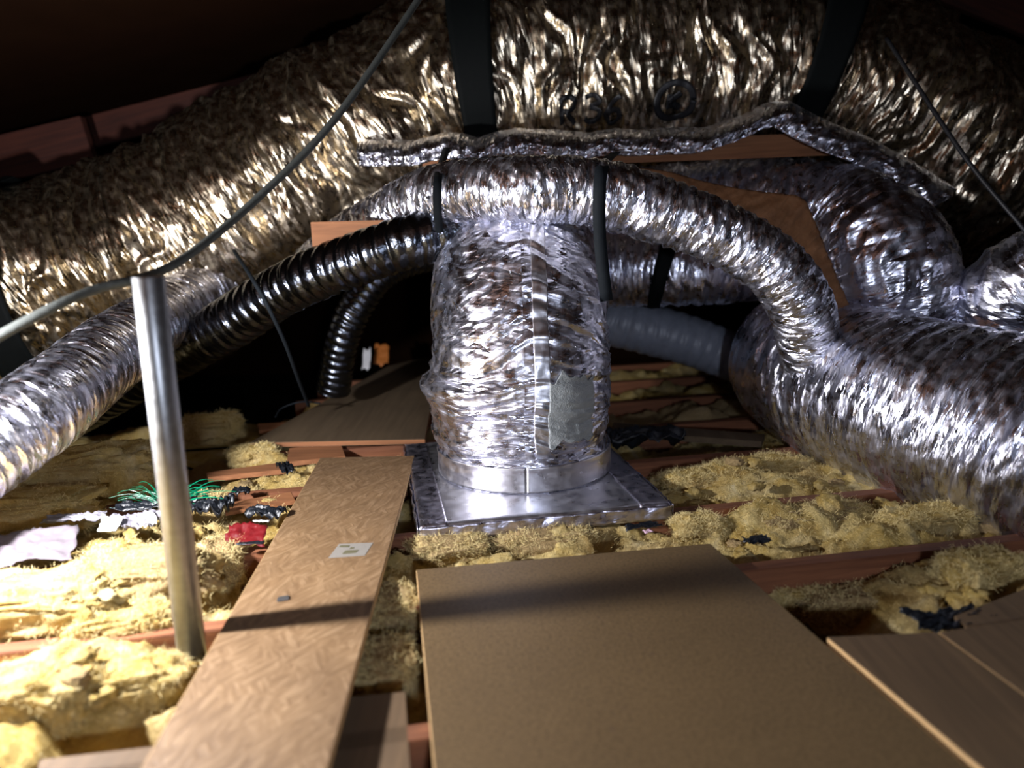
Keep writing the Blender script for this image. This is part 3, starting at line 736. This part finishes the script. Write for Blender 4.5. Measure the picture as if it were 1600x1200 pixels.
# silver duct on the left
foil_s = lambda sd, pitch=0.036, wr=0.004: foil_disp(pitch, 0.0045, wr, 0.006, 7.0, 40.0, sd)
duct_thing('flexible_duct', 'silver flexible duct at the left edge rising behind the pole to the trunk',
    [(-230, 860, 1.35, .1), (-60, 728, 1.55, .1), (60, 642, 1.75, .1), (150, 570, 2.1, .105), (225, 515, 2.5, .108), (300, 468, 2.9, .11), (350, 440, 3.15, .11)],
    520, 90, foil_s(2.2), FOIL)
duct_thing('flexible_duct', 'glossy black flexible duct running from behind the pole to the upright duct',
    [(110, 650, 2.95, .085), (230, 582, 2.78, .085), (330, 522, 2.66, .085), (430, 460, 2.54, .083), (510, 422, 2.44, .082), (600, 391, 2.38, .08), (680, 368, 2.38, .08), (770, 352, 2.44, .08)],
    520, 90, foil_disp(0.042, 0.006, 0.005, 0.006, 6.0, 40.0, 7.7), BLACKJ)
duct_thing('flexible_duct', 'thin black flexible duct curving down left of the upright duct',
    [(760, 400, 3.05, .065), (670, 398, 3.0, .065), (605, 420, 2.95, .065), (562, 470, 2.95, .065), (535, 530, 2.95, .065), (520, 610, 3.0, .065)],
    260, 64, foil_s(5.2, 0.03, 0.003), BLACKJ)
# the small duct arching over the upright one
SD, small = duct_thing('flexible_duct', 'slim bright foil duct arching over the top of the upright duct',
    [(490, 420, 2.95, .085), (545, 375, 2.82, .085), (620, 330, 2.6, .086), (700, 304, 2.38, .087), (815, 297, 2.2, .087), (935, 304, 2.2, .087), (1050, 336, 2.2, .086), (1135, 370, 2.2, .085),
     (1205, 416, 2.2, .085), (1245, 468, 2.22, .086), (1262, 530, 2.3, .087), (1268, 620, 2.45, .087)],
    700, 100, foil_disp(0.034, 0.005, 0.008, 0.008, 9.0, 40.0, 3.3), FOIL_FINE)
# big duct on the right
duct_thing('flexible_duct', 'thick ribbed foil duct lying on the joists along the right edge',
    [(1420, 520, 3.5, .235), (1300, 535, 3.05, .25), (1262, 565, 2.7, .26), (1330, 600, 2.42, .265), (1440, 645, 2.16, .27), (1580, 690, 1.95, .275), (1780, 760, 1.72, .28), (2100, 850, 1.45, .28)],
    560, 200, foil_disp(0.055, 0.007, 0.007, 0.012, 3.0, 22.0, 6.6), FOIL)
T2, r2 = duct_thing('flexible_duct', 'grey foil duct in shadow under the slim arching duct right of the upright duct',
    [(860, 425, 2.95, .14), (960, 420, 2.95, .14), (1060, 418, 2.9, .14), (1160, 412, 2.92, .14), (1280, 405, 3.05, .14)], 260, 100, foil_disp(0.04, 0.004, 0.010, 0.012, 4.0, 26.0, 8.1), FOIL)
s = s_at_px(T2, 1035); tt, kk = np.meshgrid(np.linspace(0, 2 * math.pi, 80), np.linspace(-.022, .022, 4), indexing='ij')
bs_ = sheet('duct_band', T2.surf(s + kk + 0.03 * np.cos(tt), tt, 0.006), 0.002, STRAP, r2); bs_['label'] = 'black band'
duct_thing('flexible_duct', 'narrow blue grey duct low behind the upright duct on its right',
    [(850, 490, 3.2, .1), (950, 503, 3.15, .1), (1050, 525, 3.1, .1), (1130, 552, 3.08, .1), (1230, 590, 3.05, .1)], 240, 72, foil_s(9.4, 0.05, 0.003), GREYJ)
duct_thing('flexible_duct', 'crumpled foil duct elbow dropping behind the big right duct',
    [(900, 340, 3.1, .14), (1050, 325, 3.02, .16), (1180, 325, 2.88, .18), (1290, 345, 2.72, .19), (1370, 395, 2.55, .19), (1400, 480, 2.55, .19), (1405, 580, 2.6, .19)],
    420, 150, foil_disp(0.05, 0.003, 0.016, 0.02, 4.0, 20.0, 10.7), FOIL)
duct_thing('flexible_duct', 'bulging pale foil duct end at the right edge above the big duct',
    [(1850, 400, 2.2, .15), (1680, 425, 2.28, .15), (1590, 455, 2.33, .145), (1565, 510, 2.36, .14), (1562, 590, 2.4, .13)], 260, 120, foil_disp(0.05, 0.003, 0.008, 0.012, 5.0, 18.0, 12.2), FOIL)

# ------------------------------------------------------------------ tie boards, flaps and kraft edges
props(beam('tie_board', P(660, 249, 2.73), P(1300, 225, 2.73), 0.015, 0.075, BEAM), 'straight brown tie board under the belly of the trunk duct', 'board')
props(beam('tie_board', P(488, 372, 2.49), P(738, 366, 2.49), 0.018, 0.10, BEAM), 'short brown board behind the silver duct left of the upright duct', 'board')
low = [(560, 262), (640, 262), (690, 250), (712, 252), (740, 257), (770, 247), (800, 243), (860, 247), (910, 251), (950, 244), (985, 246), (1040, 243), (1090, 242), (1150, 224), (1192, 203), (1212, 200), (1240, 216), (1282, 236), (1330, 254), (1400, 292), (1460, 330)]
n = 240
Lx = np.linspace(low[0][0], low[-1][0], n); Ly = np.interp(Lx, [a for a, _ in low], [b_ for _, b_ in low])
rowsg = []
for x, y in zip(Lx, Ly):
    a = P(x, y, 2.64)
    b2 = P(x + 10, y - 42, 2.90)
    k = np.linspace(0, 1, 26)[:, None]
    rowsg.append(np.hstack([a[0] + (b2[0] - a[0]) * k, a[1] + (b2[1] - a[1]) * k ** 4, a[2] + (b2[2] - a[2]) * k]))
g = np.array(rowsg); uvq = np.stack(np.broadcast_arrays(np.linspace(0, 0.12, 26)[None], np.linspace(0, 2.0, n)[:, None]), -1)
q = np.stack([uvq[..., 1] * 12, uvq[..., 0] * 14, uvq[..., 0] * 0], -1)
g = g + np.array([0, 1.0, 0.3]) * (0.012 * ridged(q, 3) + 0.007 * ridged(q * 3, 2))[..., None]
sheet('hanging_flap', g, 0.0015, FOIL_FINE, trunk, uv=uvq)

up = [(985, 262), (1040, 268), (1100, 284), (1160, 296), (1215, 303), (1250, 308), (1268, 330), (1290, 385), (1312, 440), (1335, 490)]
dn = [(985, 290), (1040, 305), (1100, 322), (1150, 335), (1190, 352), (1215, 378), (1240, 410), (1262, 440), (1285, 475), (1300, 500)]
U1, _ = spline([(a, b_, 0) for a, b_ in up], 140); D1, _ = spline([(a, b_, 0) for a, b_ in dn], 140)
g = np.zeros((140, 14, 3))
for i in range(140):
    for j in range(14):
        t = j / 13; x = U1[i, 0] * (1 - t) + D1[i, 0] * t; y = U1[i, 1] * (1 - t) + D1[i, 1] * t
        g[i, j] = P(x, y, 2.40 - 0.05 * t)
q = np.stack([np.arange(140)[:, None] * 0.11 + np.zeros((1, 14)), np.arange(14)[None] * 0.1 + np.zeros((140, 1)), np.zeros((140, 14))], -1)
g = g + np.array([0, 1.0, 0.2]) * (0.010 * ridged(q * np.array([1.8, 0.9, 1]), 3))[..., None]
props(sheet('kraft_paper', g, 0.002, KRAFT), 'torn brown kraft paper strip along the slim duct where it turns down', 'paper')

# ------------------------------------------------------------------ straps on the small duct
def small_strap(pxs, lb, wd):
    props(ribbon('hanger_strap', [P(x, y, d) for x, y, d in pxs], (1, 0, 0), wd, 0.002, GREY_STRAP, n=40, wob=0.003), lb, 'strap', 'small duct straps')
small_strap([(700, 225, 2.72), (690, 256, 2.45), (685, 275, 2.25), (683, 300, 2.19), (684, 335, 2.21), (686, 355, 2.28), (688, 385, 2.36)], 'grey strap holding the slim duct left of the upright duct', 0.024)
small_strap([(965, 236, 2.72), (952, 246, 2.45), (942, 258, 2.15), (937, 290, 2.085), (936, 330, 2.085), (938, 380, 2.085), (943, 430, 2.09), (948, 470, 2.10)], 'dark strap hanging in front of the slim duct right of the upright duct', 0.034)

# ------------------------------------------------------------------ steel pole
pb = G(303, 1045, -0.04)
pole = empty('steel_pole', (pb[0], pb[1], -0.20)); props(pole, 'upright galvanised steel pole standing at the left', 'pole')
pt = P(232, 432, pb[1]); 
Rp = 0.0255
th = np.linspace(0, 2 * math.pi, 48, endpoint=False)
prof = [(Rp - 0.003, -0.2), (Rp, -0.2), (Rp, pt[2] - 0.001), (Rp - 0.0006, pt[2]), (Rp - 0.003, pt[2]), (Rp - 0.003, -0.2)]
base = np.array([pb[0], pb[1]])
lean = np.array([(pt[0] - pb[0]), 0.0])
g = []
for r, z in prof:
    f = (z + 0.04) / (pt[2] + 0.04)
    g.append(np.stack([pb[0] + lean[0] * f + r * np.cos(th), pb[1] + r * np.sin(th), np.full_like(th, z)], 1))
gridmesh('pole_tube', np.array(g), GALV, pole, wrap=True, smooth=False)
for p_ in pole.children[0].data.polygons: p_.use_smooth = abs(p_.normal.z) < 0.5
gr = []
for r, z in ((Rp + 0.0005, -0.195), (Rp + 0.05, -0.195), (Rp + 0.05, -0.2), (Rp + 0.0005, -0.2)):
    gr.append(np.stack([pb[0] + r * np.cos(th), pb[1] + r * np.sin(th), np.full_like(th, z)], 1))
gridmesh('foot_flange', np.array(gr), GALV, pole, wrap=True, smooth=False)

# ------------------------------------------------------------------ cables
props(cable('grey_cable', [P(720, -110, 2.5), P(640, 20, 2.3), P(520, 190, 2.05), P(400, 312, 1.85), P(300, 395, 1.68), P(235, 430, 1.58), P(150, 452, 1.5), P(60, 492, 1.42), P(-120, 590, 1.3)], 0.0095, CABLE, n=120), 'grey cable slanting across the trunk duct toward the pole top', 'cable')
props(cable('thin_wire', [P(366, 392, 2.62), P(392, 432, 2.4), P(418, 478, 2.36), P(445, 535, 2.45), P(465, 590, 2.6), P(482, 634, 2.8)], 0.0065, GREY_STRAP, n=80), 'thin grey wire hanging down to the plywood sheet', 'wire')
props(cable('thin_wire', [P(430, 652, 2.8), P(440, 638, 2.85), P(470, 628, 2.85), P(500, 630, 2.8)], 0.003, GREY_STRAP, n=40, k=6), 'short wire curl on the insulation at the plywood corner', 'wire')
props(cable('power_cable', [P(1385, 60, 2.75), P(1480, 205, 2.5), P(1530, 275, 2.4), P(1600, 358, 2.3), P(1720, 500, 2.2)], 0.007, CORD, n=60), 'thin black cord crossing the foil at the right edge', 'cord')

# ------------------------------------------------------------------ litter in the insulation
def crumple(name, px, py, z, sx, sy, rot, mtl, label, cat, amp=0.012, seed=0.0, n=26, tilt=0.0, th=0.0015, taper=0.0):
    a, b_ = np.meshgrid(np.linspace(-1, 1, n), np.linspace(-1, 1, n), indexing='ij')
    q = np.stack([a, b_, a * 0 + seed], -1)
    ra = 1 + 0.22 * noise(q * 1.6 + 4)
    X = a * sx * ra * (1 - taper * (b_ + 1) / 2); Y = b_ * sy * ra
    Z = amp * ridged(q * 1.7, 3) + tilt * Y
    ca, sa = math.cos(rot), math.sin(rot); p = G(px, py, z)
    g = np.stack([X * ca - Y * sa, X * sa + Y * ca, Z], -1)
    root_g = g + p
    o = sheet(name, root_g - p, th, mtl, smooth=False); o.location = p
    return props(o, label, cat)
crumple('paper_sheet', 48, 858, 0.085, 0.085, 0.065, 0.35, PAPER, 'creased grey paper sheet lying on the batts at the left edge', 'paper', 0.008, 1.0, tilt=0.2)
crumple('plastic_bag', 210, 822, 0.085, 0.055, 0.035, 0.1, GREYPL, 'crumpled grey plastic bag beside the pole', 'plastic bag', 0.018, 2.0)
crumple('plastic_bag', 120, 812, 0.085, 0.07, 0.02, 0.15, GREYPL, 'flattened grey plastic strip left of the white tag', 'plastic bag', 0.008, 3.0)
crumple('white_tag', 172, 820, 0.105, 0.024, 0.014, -0.1, WHITE, 'bright white paper tag left of the pole', 'tag', 0.002, 4.0, 10, tilt=0.9)
crumple('white_scrap', 232, 816, 0.10, 0.018, 0.016, 0.5, WHITE, 'white torn scrap touching the pole', 'scrap', 0.008, 5.0, 12, tilt=0.6)
crumple('black_bag', 255, 795, 0.07, 0.11, 0.03, 0.12, BLACKPL, 'dark plastic film behind the pole', 'plastic film', 0.014, 6.0)
crumple('black_bag', 335, 800, 0.065, 0.045, 0.035, 0.2, BLACKPL, 'black crumpled bag right of the pole', 'plastic bag', 0.022, 7.0)
crumple('black_scrap', 415, 805, 0.045, 0.045, 0.022, -0.2, BLACKPL, 'black pointed scrap left of the strand board', 'scrap', 0.014, 8.0, 16)
crumple('black_scrap', 378, 772, 0.03, 0.022, 0.022, 0.2, BLACKPL, 'round black lump near the pale wood strip', 'scrap', 0.012, 9.0, 16)
crumple('black_scrap', 448, 735, 0.04, 0.018, 0.05, 0.5, BLACKPL, 'dark folded scrap by the yellow shred', 'scrap', 0.012, 10.0, 16)
crumple('black_scrap', 1182, 846, 0.012, 0.03, 0.016, 0.2, BLACKPL, 'little black scrap on the wool behind the right joist', 'scrap', 0.006, 11.0, 14)
crumple('black_plastic', 1490, 975, 0.003, 0.075, 0.03, 0.3, BLACKPL, 'black plastic film in the hollow beside the right planks', 'plastic film', 0.012, 12.0)
crumple('black_plastic', 1445, 965, 0.004, 0.04, 0.012, -0.5, BLACKPL, 'narrow black plastic strip left of the hollow', 'plastic film', 0.006, 13.0, 16)
crumple('red_plastic', 385, 838, 0.03, 0.045, 0.03, 0.1, RED, 'bright red plastic piece left of the strand board', 'plastic piece', 0.006, 14.0, 14, tilt=0.5)
crumple('black_scrap', 392, 850, 0.035, 0.03, 0.008, 0.1, BLACKPL, 'black edge lying over the red plastic', 'scrap', 0.003, 15.0, 10)
crumple('white_scrap', 408, 815, 0.045, 0.02, 0.005, -0.15, WHITE, 'white sliver under the black pointed scrap', 'scrap', 0.002, 16.0, 10)
crumple('pink_scrap', 1012, 832, 0.01, 0.010, 0.008, 0.3, PINK, 'tiny pink scrap in front of the base plate', 'scrap', 0.004, 17.0, 10)
crumple('black_scrap', 1005, 824, 0.006, 0.045, 0.015, 0.2, BLACKPL, 'black film in front of the base plate beside the pink scrap', 'scrap', 0.006, 18.0, 14)
crumple('black_plastic', 1010, 690, 0.02, 0.13, 0.06, 0.1, BLACKPL, 'black plastic heap right behind the upright duct', 'plastic film', 0.03, 19.0)
crumple('white_scrap', 573, 563, 0.06, 0.02, 0.04, 0.0, WHITE, 'small pale blue scrap deep in the dark left of the upright duct', 'scrap', 0.01, 20.0, 12, tilt=1.2)
crumple('orange_scrap', 596, 556, 0.06, 0.04, 0.04, 0.0, ORANGE, 'orange scrap deep in the dark left of the upright duct', 'scrap', 0.01, 21.0, 12, tilt=1.2)
# green raffia
V, Fc = [], []
rg = random.Random(11); c0 = G(262, 790, 0.075)
for k in range(46):
    side = -1 if k % 2 == 0 else 1
    a = math.radians(rg.uniform(-15, 55)); L = rg.uniform(0.06, 0.14); wd = rg.uniform(0.0012, 0.0028)
    d = np.array([side * math.cos(a), math.sin(a) * 0.9 + 0.0, 0]); up_ = rg.uniform(-0.01, 0.05)
    o0 = c0 + np.array([side * rg.uniform(0, 0.03), rg.uniform(-0.02, 0.03), 0])
    nn = np.array([-d[1], d[0], 0.6]); nn /= np.linalg.norm(nn); bi = len(V)
    for j in range(7):
        t = j / 6; p = o0 + d * L * t + np.array([0, 0, up_ * math.sin(t * 2.2)])
        V += [p + nn * wd * (1 - 0.7 * t), p - nn * wd * (1 - 0.7 * t)]
    for j in range(6): Fc.append((bi + 2 * j, bi + 2 * j + 1, bi + 2 * j + 3, bi + 2 * j + 2))
o = raw('green_raffia', np.array(V), Fc, GREEN, smooth=False)
md = o.modifiers.new('thickness', 'SOLIDIFY'); md.thickness = 0.0008
props(o, 'frayed bunch of green plastic raffia behind the pole', 'raffia')

# prints, flaps and tapes belong to the jackets they lie on
for root in (trunk, duct):
    jacket = next(c for c in root.children if c.name.startswith('foil_jacket'))
    for c in list(root.children):
        if c is not jacket and c.name.split('.')[0] in ('printed_mark', 'hanging_flap', 'tape_seam', 'grey_tape_patch', 'bottom_collar'): c.parent = jacket
top_ = next(c for c in pl.children if c.name.startswith('plate_top'))
for c in list(pl.children):
    if c.name.startswith('tape_band'): c.parent = top_
